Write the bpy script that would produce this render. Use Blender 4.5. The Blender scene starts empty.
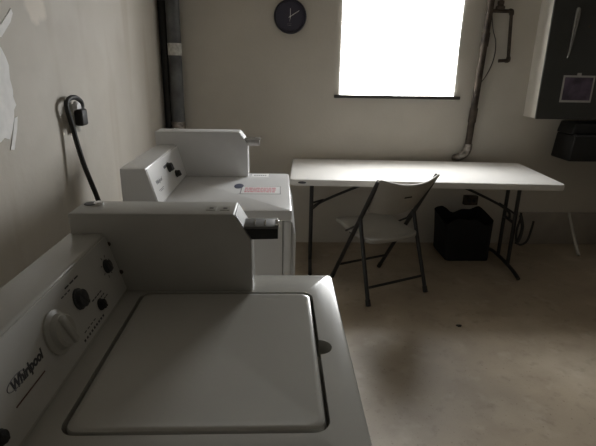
import bpy, bmesh, math, random
from mathutils import Vector, Matrix
random.seed(7)
S = bpy.context.scene
COL = S.collection
PI = math.pi

# ------------------------------------------------------------------ materials
def mat(name, col, rough=0.6, metal=0.0, var=0.0, scale=8.0, bump=0.0, bscale=60.0, spec=0.5, stain=None, coat=0.0):
    m = bpy.data.materials.new(name); m.use_nodes = True
    nt = m.node_tree; b = nt.nodes['Principled BSDF']
    b.inputs['Roughness'].default_value = rough
    b.inputs['Metallic'].default_value = metal
    b.inputs['Specular IOR Level'].default_value = spec
    b.inputs['Coat Weight'].default_value = coat
    tc = nt.nodes.new('ShaderNodeTexCoord')
    nz = nt.nodes.new('ShaderNodeTexNoise'); nz.inputs['Scale'].default_value = scale
    nz.inputs['Detail'].default_value = 6
    nt.links.new(tc.outputs['Object'], nz.inputs['Vector'])
    rp = nt.nodes.new('ShaderNodeValToRGB')
    c = Vector(col)
    lo = [max(0, x*(1-var)) for x in c]; hi = [min(1, x*(1+var)) for x in c]
    rp.color_ramp.elements[0].color = (*lo, 1); rp.color_ramp.elements[0].position = .3
    rp.color_ramp.elements[1].color = (*hi, 1); rp.color_ramp.elements[1].position = .7
    nt.links.new(nz.outputs['Fac'], rp.inputs['Fac'])
    nt.links.new(rp.outputs['Color'], b.inputs['Base Color'])
    if bump:
        n2 = nt.nodes.new('ShaderNodeTexNoise'); n2.inputs['Scale'].default_value = bscale
        n2.inputs['Detail'].default_value = 4
        nt.links.new(tc.outputs['Object'], n2.inputs['Vector'])
        bp = nt.nodes.new('ShaderNodeBump'); bp.inputs['Strength'].default_value = bump
        bp.inputs['Distance'].default_value = .01
        nt.links.new(n2.outputs['Fac'], bp.inputs['Height'])
        nt.links.new(bp.outputs['Normal'], b.inputs['Normal'])
    return m

def mix_stain(m, col, scale, lo, hi, amount, offset=(0, 0, 0), detail=5, stretch=(1, 1, 1)):
    """blend another dirt / wear colour in through large noise"""
    nt = m.node_tree; b = nt.nodes['Principled BSDF']
    src = b.inputs['Base Color'].links[0].from_socket
    tc = nt.nodes.new('ShaderNodeTexCoord'); mp = nt.nodes.new('ShaderNodeMapping')
    mp.inputs['Location'].default_value = offset; mp.inputs['Scale'].default_value = stretch
    nz = nt.nodes.new('ShaderNodeTexNoise'); nz.inputs['Scale'].default_value = scale; nz.inputs['Detail'].default_value = detail
    mr = nt.nodes.new('ShaderNodeMapRange')
    mr.inputs['From Min'].default_value = lo; mr.inputs['From Max'].default_value = hi
    mr.inputs['To Max'].default_value = amount
    mx = nt.nodes.new('ShaderNodeMix'); mx.data_type = 'RGBA'
    nt.links.new(tc.outputs['Object'], mp.inputs['Vector']); nt.links.new(mp.outputs['Vector'], nz.inputs['Vector'])
    nt.links.new(nz.outputs['Fac'], mr.inputs['Value']); nt.links.new(mr.outputs['Result'], mx.inputs['Factor'])
    nt.links.new(src, mx.inputs['A']); mx.inputs['B'].default_value = (*col, 1)
    nt.links.new(mx.outputs['Result'], b.inputs['Base Color'])

M = {}
M['wall'] = mat('painted_plaster', (.56, .525, .462), .75, var=.04, scale=2.5, bump=.12, bscale=45)
M['wall_left'] = mat('worn_painted_plaster', (.57, .535, .477), .7, var=.05, scale=2.0, bump=.10, bscale=45)
mix_stain(M['wall_left'], (.66, .63, .58), 1.7, .52, .66, .6, (3, 1, 0))
mix_stain(M['wall_left'], (.47, .42, .35), 3.0, .54, .72, .5, (1, 2, 0), 5, (1, 2.2, .3))
mix_stain(M['wall_left'], (.46, .43, .38), 2.4, .5, .7, .35, (6, 3, 1))
mix_stain(M['wall'], (.42, .395, .35), 1.3, .5, .75, .5, (1, 4, 2))
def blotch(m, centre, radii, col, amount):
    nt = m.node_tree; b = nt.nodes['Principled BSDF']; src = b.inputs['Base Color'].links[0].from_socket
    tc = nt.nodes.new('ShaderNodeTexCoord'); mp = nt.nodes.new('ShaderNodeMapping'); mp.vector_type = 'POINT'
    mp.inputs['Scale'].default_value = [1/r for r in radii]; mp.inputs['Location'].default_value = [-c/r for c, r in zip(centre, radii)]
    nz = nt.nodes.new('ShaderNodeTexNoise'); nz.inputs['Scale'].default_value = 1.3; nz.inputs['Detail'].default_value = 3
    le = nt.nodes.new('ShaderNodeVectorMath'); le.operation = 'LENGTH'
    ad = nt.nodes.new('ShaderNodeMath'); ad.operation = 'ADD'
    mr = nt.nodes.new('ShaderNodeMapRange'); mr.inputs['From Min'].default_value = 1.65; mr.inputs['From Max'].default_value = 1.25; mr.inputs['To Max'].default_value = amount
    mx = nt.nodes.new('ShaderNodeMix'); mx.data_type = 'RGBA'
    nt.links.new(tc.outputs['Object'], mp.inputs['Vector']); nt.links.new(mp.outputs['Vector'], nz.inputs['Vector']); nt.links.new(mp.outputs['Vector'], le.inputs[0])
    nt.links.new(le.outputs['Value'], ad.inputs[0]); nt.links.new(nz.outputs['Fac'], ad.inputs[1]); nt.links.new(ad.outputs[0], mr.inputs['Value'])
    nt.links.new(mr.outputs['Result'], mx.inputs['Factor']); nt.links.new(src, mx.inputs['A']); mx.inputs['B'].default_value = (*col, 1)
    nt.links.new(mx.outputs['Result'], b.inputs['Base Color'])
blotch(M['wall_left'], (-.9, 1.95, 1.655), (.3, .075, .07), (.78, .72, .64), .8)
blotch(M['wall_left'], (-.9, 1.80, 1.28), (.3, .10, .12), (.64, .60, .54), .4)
M['ceiling'] = mat('ceiling_paint', (.42, .395, .35), .9)
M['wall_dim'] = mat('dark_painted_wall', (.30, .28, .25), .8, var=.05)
M['floor'] = mat('worn_vinyl_floor', (.395, .328, .243), .45, var=.10, scale=3.0, bump=.10, bscale=90, spec=.45)
mix_stain(M['floor'], (.53, .46, .36), 2.2, .5, .7, .6, (5, 0, 0))
mix_stain(M['floor'], (.30, .235, .17), 4.5, .52, .70, .45, (9, 3, 0), 9)
mix_stain(M['floor'], (.60, .53, .44), 6.5, .58, .72, .35, (4, 11, 0), 9)
mix_stain(M['floor'], (.22, .175, .125), 14, .58, .76, .55, (0, 7, 0), 8)
mix_stain(M['floor'], (.16, .12, .08), 70, .66, .72, .5, (2, 2, 0), 2)
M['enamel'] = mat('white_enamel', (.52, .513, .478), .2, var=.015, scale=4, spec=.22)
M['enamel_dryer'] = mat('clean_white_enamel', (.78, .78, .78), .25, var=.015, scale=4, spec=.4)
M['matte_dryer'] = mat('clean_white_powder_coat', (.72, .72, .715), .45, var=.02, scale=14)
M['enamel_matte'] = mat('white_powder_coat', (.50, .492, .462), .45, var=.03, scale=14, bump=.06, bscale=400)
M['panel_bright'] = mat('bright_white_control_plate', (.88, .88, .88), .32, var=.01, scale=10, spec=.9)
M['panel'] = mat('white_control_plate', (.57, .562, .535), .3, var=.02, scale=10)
M['gap'] = mat('dark_gap', (.02, .02, .02), .8)
M['rubber'] = mat('black_rubber', (.018, .017, .016), .6)
M['plastic_dark'] = mat('dark_grey_plastic', (.045, .045, .048), .45, var=.1)
M['plastic_pale'] = mat('pale_plastic', (.46, .45, .41), .35, var=.05)
M['print'] = mat('printed_ink', (.06, .06, .065), .6)
M['print_grey'] = mat('grey_printed_ink', (.22, .22, .23), .6)
M['print_red'] = mat('dark_red_ink', (.11, .045, .035), .6)
M['pink'] = mat('pink_ink', (.72, .33, .37), .6)
M['paper'] = mat('white_paper', (.86, .85, .85), .6, var=.03, scale=20)
M['blue'] = mat('navy_sticker', (.035, .045, .10), .5)
M['steel'] = mat('brushed_steel', (.55, .54, .52), .3, metal=1.0, var=.1, scale=30)
M['plate_steel'] = mat('dull_steel_plate', (.16, .16, .155), .45, metal=.3, var=.1)
M['chrome'] = mat('chrome', (.85, .85, .85), .08, metal=1.0)
M['black'] = mat('black_paint', (.012, .012, .012), .45)
M['table'] = mat('white_moulded_plastic', (.74, .72, .69), .5, var=.02, scale=6, bump=.05, bscale=300, spec=.25)
M['chair'] = mat('putty_plastic', (.37, .352, .312), .5, var=.03, scale=10, bump=.05, bscale=300)
M['tube'] = mat('charcoal_tube', (.022, .021, .020), .42, var=.1)
M['pipe'] = mat('galvanised_pipe', (.135, .138, .14), .5, metal=.35, var=.35, scale=9, bump=.2, bscale=40)
M['pipe_dark'] = mat('black_iron_pipe', (.022, .021, .019), .6, var=.3, scale=10)
M['pipe_brown'] = mat('rusty_iron_pipe', (.062, .048, .037), .65, metal=.0, var=.6, scale=14, bump=.3, bscale=50, spec=.25)
M['pipe_light'] = mat('bare_galvanised_fitting', (.30, .27, .24), .3, metal=.85, var=.6, scale=30)
M['tape'] = mat('pale_tape', (.62, .61, .57), .6, var=.25, scale=40)
M['cabinet'] = mat('dark_grey_enamel', (.040, .041, .037), .3, var=.08, scale=6)
M['cabinet_side'] = mat('cream_painted_board', (.70, .67, .61), .5, var=.04, scale=8)
M['glint_rib'] = mat('highlight_rib_metal', (.30, .30, .29), .25, metal=.8)  # shiny metal for the added rib that makes the door's highlight
M['blackbox'] = mat('black_plastic_box', (.012, .012, .012), .5, var=.2, scale=10)
M['bin'] = mat('black_tote', (.006, .006, .006), .8, var=.2, scale=10, bump=.3, bscale=30)
M['sill'] = mat('dark_sill', (.05, .045, .04), .5, var=.2)
M['clock_rim'] = mat('clock_rim', (.025, .024, .035), .35)
M['clock_face'] = mat('clock_dial', (.045, .042, .065), .5)
M['white'] = mat('white_paint', (.75, .74, .72), .5)
M['scrap'] = mat('torn_white_paper', (.90, .89, .88), .7, var=.06, scale=25)
M['curb'] = mat('grey_concrete', (.36, .325, .28), .85, var=.1, scale=6, bump=.3, bscale=40)
M['pvc'] = mat('white_pvc', (.52, .50, .45), .5, var=.05)
M['photo'] = mat('faded_photo', (.095, .07, .11), .35, var=.75, scale=9)
M['photo_border'] = mat('photo_border', (.45, .44, .42), .5)
M['debris'] = mat('dark_debris', (.03, .025, .02), .9)

def emis(name, col, st):
    m = bpy.data.materials.new(name); m.use_nodes = True
    nt = m.node_tree; nt.nodes.clear()
    e = nt.nodes.new('ShaderNodeEmission'); o = nt.nodes.new('ShaderNodeOutputMaterial')
    e.inputs['Color'].default_value = (*col, 1); e.inputs['Strength'].default_value = st
    nt.links.new(e.outputs[0], o.inputs[0]); return m
def glass():
    m = bpy.data.materials.new('window_glass'); m.use_nodes = True
    nt = m.node_tree; nt.nodes.clear()
    t = nt.nodes.new('ShaderNodeBsdfTransparent'); g = nt.nodes.new('ShaderNodeBsdfGlossy'); x = nt.nodes.new('ShaderNodeMixShader'); o = nt.nodes.new('ShaderNodeOutputMaterial')
    g.inputs['Roughness'].default_value = .03; x.inputs['Fac'].default_value = .06
    nt.links.new(t.outputs[0], x.inputs[1]); nt.links.new(g.outputs[0], x.inputs[2]); nt.links.new(x.outputs[0], o.inputs[0]); return m
M['glass'] = glass()
def sheet_mat(st, clear):
    m = bpy.data.materials.new('daylit_translucent_sheet'); m.use_nodes = True
    nt = m.node_tree; nt.nodes.clear()
    t = nt.nodes.new('ShaderNodeBsdfTransparent'); e = nt.nodes.new('ShaderNodeEmission'); a = nt.nodes.new('ShaderNodeAddShader'); o = nt.nodes.new('ShaderNodeOutputMaterial')
    t.inputs['Color'].default_value = (clear, clear, clear, 1); e.inputs['Color'].default_value = (.98, .99, 1, 1); e.inputs['Strength'].default_value = st
    nt.links.new(t.outputs[0], a.inputs[0]); nt.links.new(e.outputs[0], a.inputs[1]); nt.links.new(a.outputs[0], o.inputs[0]); return m
M['sheet'] = sheet_mat(3.0, .85)

# ------------------------------------------------------------------ mesh helpers
class MB:
    def __init__(s): s.bm = bmesh.new()
    def merge(s, b):
        me = bpy.data.meshes.new('tmp'); b.to_mesh(me); b.free(); s.bm.from_mesh(me); bpy.data.meshes.remove(me); return s
    def box(s, a, b, r=0.0, seg=2, mtx=None):
        t = bmesh.new(); bmesh.ops.create_cube(t, size=1)
        a = Vector(a); b = Vector(b)
        for v in t.verts: v.co = Vector(((a[i]+b[i])/2 + v.co[i]*(b[i]-a[i]) for i in range(3)))
        if r: bmesh.ops.bevel(t, geom=t.edges[:], offset=r, segments=seg, profile=.5, affect='EDGES')
        if mtx: t.transform(mtx)
        return s.merge(t)
    def prism(s, pts, axis, lo, hi, r=0.0, seg=2):
        """profile pts (two coords) extruded along axis"""
        t = bmesh.new()
        def mk(p, w):
            if axis == 'y': return (p[0], w, p[1])
            if axis == 'x': return (w, p[0], p[1])
            return (p[0], p[1], w)
        A = [t.verts.new(mk(p, lo)) for p in pts]; B = [t.verts.new(mk(p, hi)) for p in pts]
        t.faces.new(A); t.faces.new(B[::-1]); n = len(pts)
        for i in range(n): t.faces.new((A[i], B[i], B[(i+1) % n], A[(i+1) % n]))
        bmesh.ops.recalc_face_normals(t, faces=t.faces[:])
        if r: bmesh.ops.bevel(t, geom=t.edges[:], offset=r, segments=seg, profile=.5, affect='EDGES')
        return s.merge(t)
    def tube(s, path, r, n=12, smooth=0, cap=True):
        P = [Vector(p) for p in path]
        if smooth:                                   # Catmull-Rom
            Q = []
            for i in range(len(P)-1):
                p0 = P[max(i-1, 0)]; p1 = P[i]; p2 = P[i+1]; p3 = P[min(i+2, len(P)-1)]
                for k in range(smooth):
                    u = k/smooth
                    Q.append(.5*((2*p1)+(p2-p0)*u+(2*p0-5*p1+4*p2-p3)*u*u+(3*p1-p0-3*p2+p3)*u**3))
            Q.append(P[-1]); P = Q
        if isinstance(r, (list, tuple)) and len(r) != len(P):
            q = (len(r)-1)/(len(P)-1); r = [r[min(int(i*q), len(r)-2)]*(1-(i*q-min(int(i*q), len(r)-2)))+r[min(int(i*q), len(r)-2)+1]*(i*q-min(int(i*q), len(r)-2)) for i in range(len(P))]
        t = bmesh.new(); rings = []; prev = None
        for i, p in enumerate(P):
            d = (P[min(i+1, len(P)-1)]-P[max(i-1, 0)]).normalized()
            if prev is None:
                a = d.orthogonal().normalized()
            else:
                a = (prev - d*prev.dot(d)).normalized()
            prev = a; b = d.cross(a)
            rr = r[i] if isinstance(r, (list, tuple)) else r
            rings.append([t.verts.new(p+(a*math.cos(2*PI*k/n)+b*math.sin(2*PI*k/n))*rr) for k in range(n)])
        for i in range(len(rings)-1):
            for k in range(n): t.faces.new((rings[i][k], rings[i][(k+1) % n], rings[i+1][(k+1) % n], rings[i+1][k]))
        if cap: t.faces.new(rings[0][::-1]); t.faces.new(rings[-1])
        return s.merge(t)
    def lathe(s, prof, mtx, n=32):
        """prof: (radius, height) about local z, then mtx"""
        t = bmesh.new(); rings = []
        for (r, h) in prof:
            if r < 1e-6: rings.append([t.verts.new((0, 0, h))])
            else: rings.append([t.verts.new((r*math.cos(2*PI*k/n), r*math.sin(2*PI*k/n), h)) for k in range(n)])
        for a, b in zip(rings, rings[1:]):
            for k in range(n):
                k2 = (k+1) % n
                if len(a) == 1 and len(b) == 1: continue
                if len(a) == 1: t.faces.new((a[0], b[k], b[k2]))
                elif len(b) == 1: t.faces.new((a[k], b[0], a[k2]))
                else: t.faces.new((a[k], b[k], b[k2], a[k2]))
        bmesh.ops.recalc_face_normals(t, faces=t.faces[:])
        t.transform(mtx)
        return s.merge(t)
    def loops(s, loops, cap0=True, cap1=True):
        t = bmesh.new(); L = [[t.verts.new(p) for p in lp] for lp in loops]; n = len(L[0])
        for a, b in zip(L, L[1:]):
            for k in range(n): t.faces.new((a[k], a[(k+1) % n], b[(k+1) % n], b[k]))
        if cap0: t.faces.new(L[0][::-1])
        if cap1: t.faces.new(L[-1])
        bmesh.ops.recalc_face_normals(t, faces=t.faces[:])
        return s.merge(t)
    def build(s, name, m, parent=None, label=None, angle=35, loc=None):
        me = bpy.data.meshes.new(name); s.bm.to_mesh(me); s.bm.free()
        for p in me.polygons: p.use_smooth = True
        me.set_sharp_from_angle(angle=math.radians(angle))
        me.materials.append(m)
        o = bpy.data.objects.new(name, me); COL.objects.link(o)
        if parent: o.parent = parent
        if loc: o.location = loc
        if label: o['label'] = label
        return o

def rrect(x0, y0, x1, y1, r, n=6):
    out = []
    for (cx, cy, a0) in ((x1-r, y1-r, 0), (x0+r, y1-r, PI/2), (x0+r, y0+r, PI), (x1-r, y0+r, 1.5*PI)):
        for k in range(n+1):
            a = a0 + PI/2*k/n; out.append((cx+r*math.cos(a), cy+r*math.sin(a)))
    return out
def lift(pts, z): return [(p[0], p[1], z) for p in pts]

def empty(name, loc, rz=0.0, label=None, cat=None, group=None):
    o = bpy.data.objects.new(name, None); COL.objects.link(o); o.location = loc; o.rotation_euler = (0, 0, rz)
    o.empty_display_size = .1
    return tag(o, label, cat, group)
def tag(o, label=None, cat=None, group=None, kind=None):
    if label: o['label'] = label
    if cat: o['category'] = cat
    if group: o['group'] = group
    if kind: o['kind'] = kind
    return o
def struct(o, label=None): return tag(o, label, kind='structure')
def recentre(o):
    """move a one-mesh thing's origin to the middle of its base"""
    vs = o.data.vertices
    lo = Vector((min(v.co[i] for v in vs) for i in range(3))); hi = Vector((max(v.co[i] for v in vs) for i in range(3)))
    c = Vector(((lo.x+hi.x)/2, (lo.y+hi.y)/2, lo.z))
    o.data.transform(Matrix.Translation(-c)); o.location = c
    return o
def axis_mtx(o, z, x=None):
    z = Vector(z).normalized(); x = Vector(x) if x else z.orthogonal()
    x = (x - z*x.dot(z)).normalized(); y = z.cross(x)
    m = Matrix((x, y, z)).transposed().to_4x4(); m.translation = Vector(o); return m
def text_bm(body, size, mtx, shear=0.0, depth=.0004, align='LEFT', offset=0.0):
    cu = bpy.data.curves.new('lettering', 'FONT'); cu.body = body; cu.size = size; cu.shear = shear
    cu.extrude = depth; cu.offset = offset; cu.align_x = align; cu.resolution_u = 3
    o = bpy.data.objects.new('lettering', cu); COL.objects.link(o)
    dg = bpy.context.evaluated_depsgraph_get(); me = bpy.data.meshes.new_from_object(o.evaluated_get(dg))
    b = bmesh.new(); b.from_mesh(me); b.transform(mtx)
    bpy.data.objects.remove(o); bpy.data.curves.remove(cu); bpy.data.meshes.remove(me)
    return b

# ------------------------------------------------------------------ room
XL, XR, YB, YF, ZC = -.90, 2.95, 3.885, -1.6, 2.7
struct(MB().box((XL-.2, YF-.2, -.1), (XR+.2, YB+.2, 0)).build('floor', M['floor']))
struct(MB().box((XL-.2, YF-.2, ZC), (XR+.2, YB+.2, ZC+.1)).build('ceiling', M['ceiling']))
struct(MB().box((XL-.2, YF-.2, 0), (XL, YB+.2, ZC)).build('wall_left', M['wall_left']))
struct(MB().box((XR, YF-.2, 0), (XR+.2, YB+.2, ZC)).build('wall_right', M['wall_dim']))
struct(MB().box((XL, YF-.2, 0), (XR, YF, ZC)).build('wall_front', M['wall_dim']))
WX0, WX1, WZ0, WZ1 = .472, 1.378, 1.247, 2.05
w = MB()
w.box((XL, YB, 0), (WX0, YB+.3, ZC)).box((WX1, YB, 0), (XR, YB+.3, ZC))
w.box((WX0, YB, 0), (WX1, YB+.3, WZ0)).box((WX0, YB, WZ1), (WX1, YB+.3, ZC))
struct(w.build('wall_back', M['wall']))
win = struct(empty('window_1', ((WX0+WX1)/2, YB+.20, WZ0)))
hw = (WX1-WX0)/2; hh = WZ1-WZ0
f = MB()
f.box((-hw, 0, 0), (-hw+.007, .05, hh), .003).box((hw-.007, 0, 0), (hw, .05, hh), .003)
f.box((-hw, 0, 0), (hw, .05, .007), .003).box((-hw, 0, hh-.007), (hw, .05, hh), .003)
f.build('window_frame', M['white'], win)
MB().box((-hw+.004, -.012, .004), (hw-.004, -.006, hh-.004)).build('pane', M['glass'], win)
t_ = bmesh.new(); nx_, nz_ = 24, 24; gr_ = []
for i in range(nx_+1):
    u_ = i/nx_; gr_.append([])
    for j in range(nz_+1):
        v_ = j/nz_
        zb = -.001 + .004*math.sin(u_*17+1)
        gr_[-1].append(t_.verts.new((-hw-.004+(2*hw+.008)*u_, -.206-.006*math.sin(u_*9)*math.sin(v_*7+1), zb+(hh-zb)*v_)))
for i in range(nx_):
    for j in range(nz_): t_.faces.new((gr_[i][j], gr_[i+1][j], gr_[i+1][j+1], gr_[i][j+1]))
MB().merge(t_).build('translucent_sheet', M['sheet'], win, 'glowing white translucent sheet over the window')
struct(MB().box((.427, YB-.022, WZ0-.026), (1.435, YB+.02, WZ0-.002), .004).build('trim_1', M['sill']))
# low masonry ledge along the right part of the back wall
struct(MB().box((1.95, YB-.035, 0), (XR, YB, .285), .006).build('trim_2', M['curb']))

# ------------------------------------------------------------------ laundry machines
def machine(name, origin, label, dryer, dz):
    root = empty(name, origin, 0, label, 'dryer' if dryer else 'washing machine')
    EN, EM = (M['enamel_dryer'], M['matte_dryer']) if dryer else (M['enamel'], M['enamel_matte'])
    W, D = (.686 if dryer else .703), (.660 if dryer else .647)
    ZD = .914; ZCon = 1.065+dz*.6; ZH = 1.116+dz*1.7
    # cabinet
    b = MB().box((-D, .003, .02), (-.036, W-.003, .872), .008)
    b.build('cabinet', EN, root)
    fp = MB().box((-.034, .002, .02), (-.001, W-.002, .872), .01, 3).build('front_panel', EN, root)
    if dryer:
        MB().prism([(-.002, .30), (.014, .32), (.017, .80), (.002, .862), (-.002, .862)], 'y', .02, W-.05, .004).build('door', EN, root)
    for (x, y) in ((-.06, .06), (-.06, W-.06), (-D+.06, .06), (-D+.06, W-.06)):
        MB().lathe([(0, 0), (.02, 0), (.02, .006), (.008, .008), (.008, .022), (0, .022)], Matrix.Translation((x, y, 0)), 16).build('foot', M['rubber'], root)
    # top deck
    R0 = .012
    def ring(ins, z): return lift(rrect(-D+ins, ins, -ins, W-ins, R0-ins*.6), z)
    side = [ring(.003, .8715), ring(0, .875), ring(0, ZD-.008), ring(.0024, ZD-.0024), ring(.008, ZD)]
    if dryer:
        MB().loops(side).build('top_deck', EN, root)
    else:
        LX0, LX1, LY0, LY1 = -.482, -.060, .110, .594
        hole = []
        pts = rrect(LX0, LY0, LX1, LY1, .028)
        ny, nr = .348, .026
        # notch lies on the +x side, between the last corner (x1,y0) and the first (x1,y1)
        arc = [(LX1+nr*.95*math.cos(a), ny+nr*math.sin(a)) for a in [(-PI/2)+PI*k/12 for k in range(13)]]
        hole = pts + arc
        t = bmesh.new()
        L = [[t.verts.new(p) for p in lp] for lp in side]
        n = len(L[0])
        for a, c in zip(L, L[1:]):
            for k in range(n): t.faces.new((a[k], a[(k+1) % n], c[(k+1) % n], c[k]))
        H0 = [t.verts.new((p[0], p[1], ZD)) for p in hole]; H1 = [t.verts.new((p[0], p[1], ZD-.040)) for p in hole]
        m = len(H0); ed = []
        for k in range(m):
            fc = t.faces.new((H0[k], H0[(k+1) % m], H1[(k+1) % m], H1[k]))
            ed.append(t.edges.get((H0[k], H0[(k+1) % m])))
        for k in range(n): ed.append(t.edges.get((L[-1][k], L[-1][(k+1) % n])))
        bmesh.ops.triangle_fill(t, edges=ed, use_beauty=True)
        t.faces.new(H1); t.faces.new(L[0][::-1])
        bmesh.ops.recalc_face_normals(t, faces=t.faces[:])
        MB().merge(t).build('top_deck', EN, root)
        g = .0068
        def lr(ins, z): return lift(rrect(LX0+g+ins, LY0+g+ins, LX1-g-ins, LY1-g-ins, .022), z)
        MB().loops([lr(.001, ZD-.0395), lr(0, ZD-.018), lr(0, ZD-.004), lr(.0015, ZD-.0005), lr(.005, ZD+.0015), lr(.012, ZD+.001), lr(.02, ZD)]).build('lid', EN, root)
    # console
    PB, PT = Vector((-.520, 0, ZD)), Vector((-.563, 0, ZCon))
    y0 = .022 if dryer else .012
    MB().prism([(-D, ZD-.002), (-D, ZCon), (-.563, ZCon), (-.520, ZD-.002)], 'y', y0, W-.01, .005, 3).build('console', EN, root)
    v = (PT-PB); sl = v.length; v.normalize(); nrm = Vector((v.z, 0, -v.x)); u = Vector((0, 1, 0))
    def pp(y, s, h=0.0): return PB + u*y + v*s + nrm*h
    def pm(y, s, h=0.0): return axis_mtx(pp(y, s, h), nrm, u)
    plate = MB().box((y0+.008, .008, -.001), (.605, sl-.006, .0022), .0008, 1, mtx=pm(0, 0)).build('control_panel', M['panel_bright' if dryer else 'panel'], root)
    T = .0023
    def knob(y, s, r, h, m, flat=1.0, nm='knob'):
        kb = MB().lathe([(0, 0), (r, 0), (r, h*.25), (r*.86, h*.35), (r*.82, h*.92), (r*.72, h), (0, h)], pm(y, s, T), 28)
        kb.box((-r*.16, -r*.78, h*.9), (r*.16, r*.78, h*1.12), r*.06, 2, mtx=pm(y, s, T) @ Matrix.Rotation(.6, 4, 'Z'))
        return kb.build(nm, m, plate)
    def bar(mb, y, s, wd, ht): mb.box((-wd/2, -ht/2, 0), (wd/2, ht/2, .0006), mtx=pm(y, s, T-.0001))
    if not dryer:
        tb = MB().merge(text_bm('Whirlpool', .0225, pm(.121, .072, T), .25, offset=.0009)).build('brand_lettering', M['print'], plate)
        ringm = MB()
        pth = [(.128+.026*math.cos(a), .0815+.0085*math.sin(a)) for a in [PI*2*k/40 for k in range(4, 35)]]
        ringm.tube([pp(y+.010, s, T+.0003) for y, s in pth], .0007, 6)
        ringm.build('brand_ring', M['print_grey'], plate)
        ln = MB(); bar(ln, .158, .052, .090, .0022); ln.build('red_stripe', M['print_red'], plate)
        dm = pm(.276, .082, T)
        kd = MB().lathe([(0, 0), (.041, 0), (.041, .004), (.033, .008), (.031, .018), (.026, .022), (0, .022)], dm, 36)
        kd.box((-.008, -.030, .017), (.008, .030, .029), .005, 3, mtx=dm @ Matrix.Rotation(.25, 4, 'Z'))
        kd.build('timer_dial', M['plastic_pale'], plate, 'large pale translucent timer dial')
        knob(.384, .093, .022, .014, M['plastic_dark'])
        knob(.452, .043, .013, .011, M['rubber'])
        knob(.546, .094, .0165, .010, M['plastic_dark'])
        knob(.062, .043, .012, .008, M['rubber'])
        for (n_, y1, st_, s_, w_, h_) in ((9, .344, .0125, .020, .006, .0045), (4, .358, .016, .032, .009, .0022), (3, .364, .022, .131, .016, .003), (3, .337, .014, .122, .009, .0022), (4, .432, .014, .064, .010, .0025), (3, .470, .012, .045, .008, .0022), (3, .458, .012, .054, .008, .0022)):
            mk = MB()
            for k in range(n_): bar(mk, y1+st_*k, s_, w_, h_)
            mk.build('printed_marking', M['print'], plate)
        mk = MB()
        for k in range(7):
            mk.box((.021, -.0009, 0), (.027, .0009, .0006), mtx=pm(.546, .094, T-.0001) @ Matrix.Rotation(PI*.1+k*PI*.26, 4, 'Z'))
        mk.build('dial_ticks', M['print'], plate)
    else:
        MB().merge(text_bm('Whirlpool', .022, pm(.085, .082, T), .25, offset=.0006)).build('brand_lettering', M['print_grey'], plate)
        ln = MB(); bar(ln, .13, .056, .075, .002); bar(ln, .13, .05, .05, .0018); ln.build('printed_marking', M['print_grey'], plate)
        knob(.325, .105, .022, .02, M['rubber']); knob(.415, .055, .017, .02, M['rubber'])
        wd = MB(); bar(wd, .285, .118, .06, .012); wd.build('dark_legend', M['print'], plate)
    # coin meter housing at the far end of the deck
    hy0, hy1 = .600, .712
    FX = -.209
    RH = -D-.003 if dryer else -.640
    pf = [(RH, ZCon-.001), (RH, ZH), (FX-.043, ZH), (FX-.002, ZH-.055 if dryer else ZH-.068), (FX, ZD), (-.522, ZD), (-.566, ZCon-.001)]
    hs = MB().prism(pf, 'y', hy0, hy1, .0035, 3).build('coin_box', EM, root)
    # coin slide on the sloped front of the housing
    sx, sz = FX-.020, ZH-.036
    y_a, y_b = hy0+.010, hy0+.078
    sd = MB().box((sx-.02, y_a, sz-.004), (sx+.084, y_b, sz+.002), .0015)
    sl_ = sd.build('coin_slide', M['steel'] if dryer else M['plate_steel'], root, 'steel coin slide')
    if dryer:
        MB().box((sx-.012, y_a+.001, sz-.032), (sx+.078, y_b, sz-.004), .002).build('slide_body', M['steel'], sl_)
    else:
        MB().prism([(sx-.020, sz-.004), (sx+.083, sz-.004), (sx+.083, sz-.030), (sx+.018, sz-.032)], 'y', y_a+.001, y_b, .0015).build('slide_body', M['black'], sl_)
    MB().box((sx+.076, y_a+.004, sz+.001), (sx+.085, y_a+.024, sz+.014), .002).build('slide_handle', M['chrome'], sl_)
    for k in range(2):
        MB().box((sx+.024+.026*k, y_a+.012, sz+.0015), (sx+.027+.026*k, y_b-.02, sz+.005)).build('coin_slot_divider', M['chrome'], sl_)
    fa, fb = Vector((FX-.043, 0, ZH)), Vector((FX-.002, 0, ZH-.055 if dryer else ZH-.068))
    fv = (fb-fa).normalized(); fn = Vector((-fv.z, 0, fv.x)); fl = (fb-fa).length
    MB().box((.004, hy0+.006, -.001), (fl-.002, hy1-.006, .0018), .0006, 1, mtx=Matrix(((fv.x, 0, fn.x, fa.x), (0, 1, 0, 0), (fv.z, 0, fn.z, fa.z), (0, 0, 0, 1)))).build('face_plate', M['plate_steel'], hs)
    # lock and embossed squares on the housing's top
    lx = -D+.052 if not dryer else -D+.085
    MB().lathe([(0, 0), (.012, 0), (.012, .006), (.009, .009), (0, .008)], Matrix.Translation((lx, hy0+.078, ZH-.001)), 20).build('lock', M['chrome'], hs)
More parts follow.
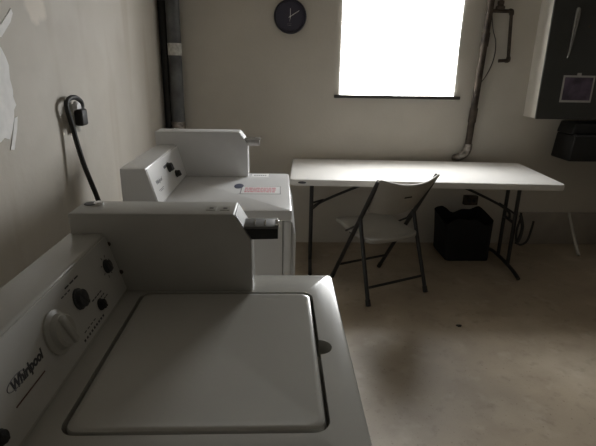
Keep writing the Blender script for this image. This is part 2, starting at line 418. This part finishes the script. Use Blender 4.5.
    if not dryer:
        MB().lathe([(0, 0), (.017, 0), (.015, .003), (0, .003)], Matrix.Translation((lx-.022, hy0+.083, ZH-.001)), 18).build('lock_cover', M['plastic_dark'], hs)
        for (x_, z_) in ((-.553, 1.040), (-.530, .967)):
            MB().lathe([(0, -.002), (.006, -.002), (.005, .002), (0, .0025)], axis_mtx((x_, hy0, z_), (0, -1, 0)), 14).build('screw', M['pipe_brown'], hs)
        for k in range(2):
            q = MB(); x = -.310+.034*k
            q.loops([lift(rrect(x-.012, hy0+.032, x+.012, hy0+.066, .003), ZH-.0005), lift(rrect(x-.012, hy0+.032, x+.012, hy0+.066, .003), ZH+.0015)])
            qo = q.build('embossed_square', M['plastic_pale'], hs)
            MB().box((x-.005, hy0+.044, ZH+.001), (x+.005, hy0+.050, ZH+.0022)).build('square_mark', M['print'], qo)
    return root

washer = machine('washing_machine', (.143, .489, 0), 'white top-loading washing machine nearest the camera with closed lid', False, 0.0)
dryer = machine('clothes_dryer', (.050, 1.790, 0), 'white coin dryer behind the washing machine with pink label on its flat top', True, .013)

# stickers on the dryer's deck
st = MB().box((-.222, .262, .9135), (-.048, .392, .9146)).build('instruction_label', M['paper'], dryer)
ol = MB()
for (x0_, y0_, x1_, y1_) in ((-.224, .258, -.046, .262), (-.224, .392, -.046, .396), (-.226, .258, -.222, .396), (-.048, .258, -.044, .396)): ol.box((x0_, y0_, .9136), (x1_, y1_, .9147))
ol.build('label_outline', M['print_grey'], st)
pk = MB()
for r in range(3):
    x = -.208
    while x < -.07:
        wl = random.uniform(.006, .022); pk.box((x, .285+.032*r, .9143), (min(x+wl, -.062), .285+.032*r+.022, .9149)); x += wl+.003
pk.build('label_lettering', M['pink'], st)
cr = MB().loops([lift([(-.240+.022*math.cos(a), .400+.045*math.sin(a)) for a in [2*PI*k/24 for k in range(24)]], z) for z in (.9135, .9150)]).build('blue_sticker', M['blue'], dryer)
s2 = MB().box((-.192, .585, .9135), (-.105, .668, .9144)).build('paper_sticker', M['paper'], dryer)
k2 = MB()
for k in range(6): k2.box((-.180+.011*k, .62, .9141), (-.173+.011*k, .64, .9147))
k2.build('sticker_lettering', M['print_grey'], s2)

# ------------------------------------------------------------------ folding table
tb = empty('folding_table', (.0664, 3.116, 0), -.0566, 'long white folding table below the window', 'table')
TL, TW, TH = 1.84, .762, .737
def tr(ins, z): return lift(rrect(ins, ins, TL-ins, TW-ins, .035-ins*.7, 8), z)
MB().loops([tr(.012, TH-.046), tr(.004, TH-.043), tr(.0, TH-.036), tr(0, TH-.012), tr(.0035, TH-.0035), tr(.011, TH)]).build('tabletop', M['table'], tb)
bd = MB().loops([[(.085+.028*math.cos(a), yy, TH-.022+.008*math.sin(a)) for a in [2*PI*k/20 for k in range(20)]] for yy in (.001, -.0012)]).build('badge', M['plastic_dark'], tb)
for (lu, sgn) in ((.155, 1), (1.665, -1)):
    for vv in (.285, .475):
        MB().tube([(lu, vv+.0, TH-.046), (lu, vv, .045)], .0145, 12).build('leg', M['tube'], tb)
    MB().tube([(lu, .075, .014), (lu, .10, .022), (lu, .2, .036), (lu, .38, .042), (lu, .56, .036), (lu, .66, .022), (lu, .685, .014)], .0145, 12, 4).build('foot_bar', M['tube'], tb)
    MB().tube([(lu, .285, .37), (lu, .475, .37)], .011, 10).build('crossbar', M['tube'], tb)
    br = MB().tube([(lu, .38, .37), (lu+sgn*.03, .38, .45), (lu+sgn*.28, .38, .575), (lu+sgn*.56, .38, TH-.05)], .010, 10, 3)
    br.tube([(lu, .285, .44), (lu+sgn*.09, .38, .495)], .008, 8).tube([(lu, .475, .44), (lu+sgn*.09, .38, .495)], .008, 8)
    br.build('brace', M['tube'], tb)
    MB().box((lu-.02, .25, TH-.060), (lu+.02, .51, TH-.044), .003).build('leg_bracket', M['tube'], tb)

# ------------------------------------------------------------------ folding chair
ch = empty('folding_chair', (.68, 3.03, 0), math.radians(25.2), 'putty coloured folding chair with dark frame pulled up to the table', 'chair')
TT = lambda s: (Vector((s*.225, -.255, .835)), Vector((s*.208, .245, .012)))
for s in (-1, 1):
    a, b = TT(s)
    MB().tube([a+(b-a)*.02, b], .0145, 12).build('front_leg', M['tube'], ch)
    MB().tube([(s*.216, -.070, .55), (s*.222, -.115, .40), (s*.236, -.243, .012)], .0135, 12, 3).build('rear_leg', M['tube'], ch)
    MB().tube([(s*.206, .10, .405), (s*.210, -.02, .475), (s*.214, -.07, .545)], .007, 8).build('seat_link', M['tube'], ch)
    for (p, nm) in ((b, 0), (Vector((s*.236, -.243, .012)), 1)):
        d = Vector((0, .49, -.82)).normalized() if nm == 0 else Vector((s*.03, -.30, -.95)).normalized()
        MB().tube([p-d*.035, p+d*.006], .0165, 12).build('foot_cap', M['rubber'], ch)
a, b = TT(1); p = a+(b-a)*.86
MB().tube([(-p.x, p.y, p.z), (p.x, p.y, p.z)], .009, 10).build('rung', M['tube'], ch)
MB().tube([(-.231, -.208, .115), (.231, -.208, .115)], .009, 10).build('rung', M['tube'], ch)
MB().tube([(-.20, .06, .405), (.20, .06, .405)], .010, 10).build('seat_rail', M['tube'], ch)
def slab(fn, nu, nv, th_fn):
    t = bmesh.new(); G = []
    for side in (0, 1):
        G.append([[t.verts.new(fn(i/nu*2-1, j/nv, side)) for j in range(nv+1)] for i in range(nu+1)])
    for i in range(nu):
        for j in range(nv):
            t.faces.new((G[0][i][j], G[0][i+1][j], G[0][i+1][j+1], G[0][i][j+1]))
            t.faces.new((G[1][i][j], G[1][i][j+1], G[1][i+1][j+1], G[1][i+1][j]))
    rim = [(i, 0) for i in range(nu)]+[(nu, j) for j in range(nv)]+[(i, nv) for i in range(nu, 0, -1)]+[(0, j) for j in range(nv, 0, -1)]
    n = len(rim)
    for k in range(n):
        a, b = rim[k], rim[(k+1) % n]
        t.faces.new((G[0][a[0]][a[1]], G[1][a[0]][a[1]], G[1][b[0]][b[1]], G[0][b[0]][b[1]]))
    bmesh.ops.recalc_face_normals(t, faces=t.faces[:])
    rim_e = [e for e in t.edges if len(e.link_faces) == 2 and e.calc_face_angle(0) > 1.0]
    bmesh.ops.bevel(t, geom=rim_e, offset=.006, segments=2, profile=.5, affect='EDGES')
    return t
def corner(xi, eta, hx, hy, r):
    """round off a rectangle's corners: xi, eta in -1..1 -> x, y"""
    x, y = xi*hx, eta*hy
    ex, ey = abs(x)-(hx-r), abs(y)-(hy-r)
    if ex > 0 and ey > 0:
        m = max(ex, ey); l = math.hypot(ex, ey)
        if l > 0:
            k = m/l; x = math.copysign(hx-r+ex*k, x); y = math.copysign(hy-r+ey*k, y)
    return x, y
def seat_fn(xi, tv, side):
    x, y = corner(xi, tv*2-1, .205, .215, .05)
    y0 = y; y = y + .052
    z = .425 + .05*(y0/.41) + .012*(x/.2)**2 + .010*(y0/.205)**2 - .004
    if y0 > .12: z -= ((y0-.12)/.085)**2*.018
    return (x, y, z - (.028 if side else 0))
MB().merge(slab(seat_fn, 20, 20, 0)).build('seat', M['chair'], ch, angle=50)
def back_fn(xi, tv, side):
    x, q = corner(xi, tv*2-1, .232, .5, .04)
    tv = q+.5
    base = Vector((0, -.098, .598)).lerp(Vector((0, -.262, .842)), tv)
    nb = Vector((0, -.83, -.555))                          # towards the back
    k = (1-(x/.232)**2)
    dropz = -.018*k*tv
    x *= .84+.16*tv
    p = base + nb*(.052*k + (.016 if side else -.002)) + Vector((x, 0, dropz))
    return tuple(p)
bk = MB().merge(slab(back_fn, 24, 14, 0)).build('backrest', M['chair'], ch, angle=50)
pc = Vector(back_fn(0, .62, 1))
MB().box((-.028, -.006, -.003), (.028, .006, .0028), .0025, 2, mtx=axis_mtx(pc, (0, -.83, -.555), (1, 0, 0))).build('handle_slot', M['gap'], bk, 'dark slot in the backrest')

# ------------------------------------------------------------------ things under the table
bt = bmesh.new()
def rimz(x, y): return .335 + .022*math.sin(x*19+y*7) + .014*math.sin(x*41+1.3)
bl = []
base = rrect(1.315, 3.465, 1.672, 3.79, .03, 5)
dense = []
for i in range(len(base)):
    p, q = Vector(base[i]), Vector(base[(i+1) % len(base)]); k = max(1, int((q-p).length/.03))
    for j in range(k): dense.append(p.lerp(q, j/k))
c0 = Vector((1.49, 3.63))
def bring(sc, zf): return [(*(c0+(p-c0)*sc + Vector((-.02*(sc-1)*10, 0))), zf(p)) for p in dense]
LP = [bring(.97, lambda p: .0), bring(1.0, lambda p: .02), bring(1.02, lambda p: .16), bring(1.05, lambda p: rimz(p.x, p.y)-.02), bring(1.06, lambda p: rimz(p.x, p.y)), bring(1.03, lambda p: rimz(p.x, p.y)), bring(.98, lambda p: .16), bring(.94, lambda p: .02)]
tote = tag(recentre(MB().loops(LP).build('storage_tote', M['bin'], angle=50)), 'black open box with sagging rim on the floor under the table', 'box')
ob = empty('outlet_box', (1.625, YB, .355), 0, 'small brownish metal outlet box on the wall under the table', 'outlet')
MB().box((-.058, -.045, 0), (.058, 0, .08), .004).build('box', M['pipe_brown'], ob)
MB().box((-.05, -.049, .008), (.05, -.044, .072), .002).build('cover_plate', M['pipe_brown'], ob)
for x in (-.02, .02): MB().lathe([(0, 0), (.014, 0), (.013, .003), (0, .003)], axis_mtx((x, -.049, .04), (0, -1, 0)), 18).build('receptacle', M['rubber'], ob)
cd = MB().tube([(1.772, 3.285, .46), (1.767, 3.270, .42), (1.752, 3.268, .33), (1.765, 3.268, .24), (1.80, 3.268, .215), (1.843, 3.268, .245), (1.862, 3.270, .33), (1.870, 3.272, .40)], .0085, 8, 6)
cd.tube([(1.772, 3.285, .44), (1.790, 3.268, .36), (1.785, 3.270, .27), (1.765, 3.270, .22)], .013, 8, 6)
tag(recentre(cd.build('hanging_cord', M['rubber'])), 'black bent cord hanging on the table leg at the right end', 'cord')
tag(recentre(MB().tube([(2.462, 3.560, .013), (2.475, 3.66, .10), (2.50, 3.838, .262), (2.503, 3.858, .287)], .0125, 12).build('white_pipe', M['pvc'])), 'thin white pipe leaning against the low ledge at right', 'pipe')

# ------------------------------------------------------------------ wall clock
ck = empty('wall_clock', (.075, YB, 1.805), 0, 'round dark navy wall clock with thin pale hands', 'clock')
cm = axis_mtx((0, 0, 0), (0, -1, 0), (1, 0, 0))
MB().lathe([(0, 0), (.118, 0), (.122, .012), (.122, .026), (.117, .033), (.109, .033), (.106, .022), (0, .022)], cm, 56).build('rim', M['clock_rim'], ck)
MB().lathe([(0, .0215), (.107, .0215), (.107, .0235), (0, .0235)], cm, 56).build('dial', M['clock_face'], ck)
def hand(ang, l, wd, nm, h):
    MB().box((-wd, -.015, h), (wd, l, h+.001), mtx=cm @ Matrix.Rotation(-ang, 4, 'Z')).build(nm, M['paper'], ck)
hand(math.radians(58), .078, .0016, 'minute_hand', .026); hand(0.02, .055, .002, 'hour_hand', .0285); hand(PI+.1, .035, .001, 'second_hand', .0275)
MB().lathe([(0, .023), (.005, .023), (.005, .031), (0, .031)], cm, 14).build('centre_pin', M['paper'], ck)
em = MB()
em.tube([tuple(cm @ Vector((-.004+.018*math.cos(a), -.055+.008*math.sin(a), .0240))) for a in [2*PI*k/20 for k in range(2, 19)]], .001, 5)
em.box((-.012, -.062, .0234), (.006, -.058, .0242), mtx=cm)
em.build('dial_emblem', M['print_grey'], ck)

# ------------------------------------------------------------------ pipes
pl = empty('corner_pipe', (-.79, 3.80, 0), 0, 'thick grey vertical pipe with a pale tape band in the left corner', 'pipe')
MB().tube([(-.002, 0, 0), (.014, 0, ZC)], .050, 24).build('pipe', M['pipe'], pl)
MB().tube([(.008, 0, 1.515), (.0085, 0, 1.60)], .0515, 24).build('tape_band', M['tape'], pl, 'pale tape wrapped round the pipe')
MB().tube([(.004, 0, .90), (.004, 0, 1.005)], .054, 24).build('coupling', M['pipe_light'], pl)
MB().tube([(.004, 0, 1.005), (.004, 0, 1.03)], .056, 24).build('coupling_ring', M['pipe_light'], pl)
tag(recentre(MB().tube([(-.866, 3.850, 0), (-.866, 3.850, ZC)], .032, 20).build('dark_pipe', M['pipe_dark'])), 'black vertical pipe in the corner behind the thick grey pipe', 'pipe')

pr = empty('wall_pipe', (1.50, 3.835, .72), 0, 'rusty brown vertical pipe running up the wall beside the window', 'pipe')
def P(x, z, y=3.835): return Vector((x-1.50, y-3.835, z-.72))
MB().tube([P(1.532, .83), P(1.594, ZC)], .026, 20).build('pipe', M['pipe_brown'], pr)
MB().tube([P(1.540, 1.05), P(1.544, 1.16)], .031, 20).build('coupling', M['pipe_brown'], pr)
MB().tube([P(1.559, 1.62), P(1.563, 1.72)], .030, 20).build('coupling', M['pipe_brown'], pr)
MB().tube([P(1.534, .875), P(1.533, .84), P(1.523, .808), P(1.497, .782), P(1.472, .762, 3.85), P(1.455, .75, 3.885)], .033, 18, 4).build('elbow', M['pipe_light'], pr, 'bright metal elbow')
bp_ = MB().tube([P(1.565, 1.872), P(1.722, 1.872)], .0135, 14)
bp_.tube([P(1.735, 1.862), P(1.762, 1.530)], .0125, 14).tube([P(1.748, 1.522), P(1.688, 1.518)], .0125, 14)
bp_.tube([P(1.715, 1.872), P(1.735, 1.872), P(1.737, 1.845)], .017, 14, 4).tube([P(1.761, 1.548), P(1.763, 1.523), P(1.742, 1.521)], .016, 14, 4)
bpo = bp_.build('branch_pipe', M['pipe_brown'], pr, 'thin pipe bent down in a U beside the main pipe')
vb = MB().lathe([(0, 0), (.030, 0), (.033, .008), (.033, .022), (.020, .032), (.024, .040), (.024, .060), (.010, .066), (.008, .10), (0, .10)], Matrix.Translation(P(1.645, 1.880)), 18)
vo = vb.build('valve', M['pipe_brown'], pr)
MB().tube([P(1.598, 2.000), P(1.645, 1.978), P(1.690, 1.992)], .008, 8, 3).build('valve_handle', M['steel'], vo)
MB().tube([P(1.560, 1.845), P(1.59, 1.95)], .006, 8).build('valve_stem', M['steel'], vo)
wr = MB().tube([(1.598, 3.862, 1.862), (1.625, 3.87, 1.75), (1.660, 3.872, 1.66), (1.668, 3.874, 1.56), (1.645, 3.874, 1.46), (1.60, 3.874, 1.37), (1.548, 3.868, 1.325)], .003, 6, 6)
tag(recentre(wr.build('thin_wire', M['rubber'])), 'thin dark wire hanging in a curve beside the rusty pipe', 'wire')

# ------------------------------------------------------------------ wall cabinet and what hangs near it
CX0, CX1, CY, CZ0, CZ1 = 1.975, 2.78, 3.68, 1.10, 2.20
cb = empty('wall_cabinet', ((CX0+CX1)/2, YB, CZ0), 0, 'dark grey wall cabinet with pale side at upper right', 'cabinet')
def C(x, y, z): return (x-(CX0+CX1)/2, y-YB, z-CZ0)
MB().box(C(CX0, CY+.02, CZ0), C(CX1, YB, CZ1), .003).build('body', M['cabinet_side'], cb, 'pale cream cabinet body')
dr = MB().box(C(CX0-.001, CY, CZ0-.004), C(CX1+.002, CY+.0205, CZ1), .004).build('door', M['cabinet'], cb, 'glossy dark grey door')
hp = MB()  # raised rib added so the glossy door shows a bright vertical reflection streak
hp.tube([C(2.150, CY+.004, 1.885), C(2.150, CY-.006, 1.86), C(2.148, CY-.008, 1.80), C(2.144, CY-.007, 1.68), C(2.140, CY-.004, 1.58), C(2.138, CY+.004, 1.545)], [.016, .022, .021, .014, .009, .005], 20, 5)
hp.build('highlight_rib', M['glint_rib'], dr)
MB().lathe([(0, 0), (.010, 0), (.010, .004), (0, .005)], axis_mtx(C(2.262, CY, 1.765), (0, -1, 0)), 16).build('rivet', M['pipe_brown'], dr)
ph = empty('photo_print', (2.255, CY, 1.225), 0, 'small faded photo with pale border taped to the dark cabinet door', 'photo')
MB().box((-.122, -.0030, 0), (.124, -.0003, .197), .0008, 1).build('border', M['photo_border'], ph)
MB().box((-.108, -.0038, .016), (.110, -.0026, .183)).build('picture', M['photo'], ph)
MB().box((-.02, -.0042, .188), (.012, -.0022, .215), mtx=None).build('tape', M['photo_border'], ph)

bx = empty('wall_box', (2.485, YB, .778), 0, 'black wall box with a lid below the dark cabinet', 'box')
MB().prism([(-.225, 0), (-.205, .20), (.25, .20), (.25, 0)], 'y', -.265, 0, .012, 3).build('body', M['blackbox'], bx)
MB().prism([(-.212, .203), (-.190, .29), (.25, .29), (.25, .203)], 'y', -.22, 0, .012, 3).build('lid', M['blackbox'], bx)
MB().box((-.20, -.272, .192), (.25, -.215, .206), .004).build('rim', M['plastic_dark'], bx)

# ------------------------------------------------------------------ wall outlet, cords and torn paper on the left wall
wo = empty('wall_outlet', (XL, 2.125, 1.165), 0, 'grey outlet box on the left wall above the dryer', 'outlet')
MB().box((0, -.026, 0), (.028, .030, .118), .005, 2).build('box', M['plastic_pale'], wo)
MB().lathe([(0, 0), (.027, 0), (.027, .012), (.022, .018), (0, .018)], axis_mtx((.026, -.004, .104), (1, 0, 0)), 26).build('receptacle', M['paper'], wo)
pg = (XL+.044, 2.125, 1.235)
c1 = empty('power_cord', pg, 0, 'black power cord looping over the wall outlet and slanting down behind the dryer', 'power cord')
cp_ = [(-.866, 2.150, 1.255), (-.866, 2.174, 1.268), (-.867, 2.170, 1.293), (-.869, 2.120, 1.312), (-.872, 2.062, 1.308), (-.872, 2.036, 1.280), (-.868, 2.055, 1.204), (-.858, 2.065, 1.11), (-.845, 2.072, 1.028), (-.825, 2.078, .945), (-.810, 2.080, .887), (-.785, 2.09, .76), (-.775, 2.10, .55), (-.77, 2.11, .28)]
MB().tube([Vector(p)-Vector(pg) for p in cp_], .0105, 10, 8).build('cable', M['rubber'], c1)
MB().box((-.016, -.032, -.040), (.020, .030, .030), .009, 3).build('plug', M['rubber'], c1)
def scrap(name, pts, label, cat, th=.0025):
    t = MB().prism([(p[0], p[1]) for p in pts], 'x', XL-.0002, XL+th)
    o = recentre(t.build(name, M['scrap']))
    return tag(o, label, cat)
scrap('torn_paper', [(1.40, 1.52), (1.60, 1.515), (1.668, 1.495), (1.687, 1.466), (1.697, 1.441), (1.690, 1.40), (1.697, 1.362), (1.692, 1.34), (1.702, 1.312), (1.684, 1.297), (1.676, 1.27), (1.655, 1.234), (1.630, 1.206), (1.60, 1.215), (1.575, 1.205), (1.40, 1.20)], 'large torn sheet of white paper on the left wall', 'paper')
scrap('torn_tape', [(1.60, 1.53), (1.64, 1.522), (1.682, 1.528), (1.752, 1.578), (1.774, 1.606), (1.768, 1.622), (1.748, 1.606), (1.69, 1.565), (1.60, 1.56)], 'slanted strip of white tape above the torn white sheet', 'tape')
scrap('torn_tape', [(1.625, 1.172), (1.645, 1.168), (1.685, 1.235), (1.700, 1.275), (1.678, 1.270), (1.664, 1.240)], 'short slanted strip of white tape below the torn white sheet', 'tape')
scrap('torn_tape', [(1.58, 1.605), (1.70, 1.645), (1.78, 1.66), (1.77, 1.68), (1.68, 1.67), (1.58, 1.63)], 'strip of white tape in the top left corner of the view', 'tape')
# speck of debris on the floor
db = MB().loops([lift([(1.072+(.016+.005*math.sin(3*a))*math.cos(a)*s, 2.469+(.016+.004*math.cos(2*a))*math.sin(a)*s) for a in [2*PI*k/18 for k in range(18)]], z) for s, z in ((1, 0), (.9, .004), (.5, .007))])
tag(recentre(db.build('floor_fragment', M['debris'])), 'small dark fragment lying on the open floor', 'fragment')

# ------------------------------------------------------------------ world, camera, colour management
wd = bpy.data.worlds.new('World'); S.world = wd; wd.use_nodes = True
wn = wd.node_tree; bg = wn.nodes['Background']
wt = wn.nodes.new('ShaderNodeTexCoord'); wx = wn.nodes.new('ShaderNodeSeparateXYZ'); wr_ = wn.nodes.new('ShaderNodeValToRGB')
wm = wn.nodes.new('ShaderNodeMapRange'); wm.inputs['From Min'].default_value = -1; wm.inputs['From Max'].default_value = 1
wn.links.new(wt.outputs['Generated'], wx.inputs[0]); wn.links.new(wx.outputs['Z'], wm.inputs['Value']); wn.links.new(wm.outputs['Result'], wr_.inputs['Fac'])
SKY = [(.30, .24), (.48, .38), (.51, .60), (.60, .72), (.75, .90)]      # (height, share): pale ground, bright overcast sky, brighter overhead
er = wr_.color_ramp.elements
er[0].position, er[1].position = SKY[0][0], SKY[-1][0]
for p_, v_ in SKY[1:-1]: er.new(p_)
for e_, (p_, v_) in zip(er, SKY): e_.color = (v_*.985, v_, v_*1.0, 1)
wn.links.new(wr_.outputs['Color'], bg.inputs['Color']); bg.inputs['Strength'].default_value = 36.0
po = bpy.data.lights.new('window_portal', 'AREA'); po.shape = 'RECTANGLE'; po.size = WX1-WX0; po.size_y = WZ1-WZ0; po.cycles.is_portal = True
pb = bpy.data.objects.new('window_portal', po); COL.objects.link(pb)
pb.location = ((WX0+WX1)/2, YB+.28, (WZ0+WZ1)/2); pb.rotation_euler = (-PI/2, 0, 0)
f_, yaw, pit, roll, zc = 476.831, .0413, .3177, .0174, 1.4537
cy, sy, cp, sp = math.cos(yaw), math.sin(yaw), math.cos(pit), math.sin(pit)
fw = Vector((sy*cp, cy*cp, -sp)); rt = Vector((cy, -sy, 0)); up = rt.cross(fw)
r2 = rt*math.cos(roll)+up*math.sin(roll); u2 = -rt*math.sin(roll)+up*math.cos(roll)
cd_ = bpy.data.cameras.new('camera'); co = bpy.data.objects.new('camera', cd_); COL.objects.link(co)
m = Matrix((r2, u2, -fw)).transposed().to_4x4(); m.translation = Vector((0, 0, zc)); co.matrix_world = m
cd_.sensor_width = 36; cd_.lens = f_*36/596; cd_.clip_start = .02
S.camera = co
S.view_settings.view_transform = 'Standard'; S.view_settings.look = 'None'
S.view_settings.gamma = 1; S.view_settings.use_curve_mapping = False
S.view_settings.exposure = 0.42
S.cycles.max_bounces = 10; S.cycles.diffuse_bounces = 6; S.cycles.use_denoising = True
S.cycles.caustics_reflective = False; S.cycles.caustics_refractive = False
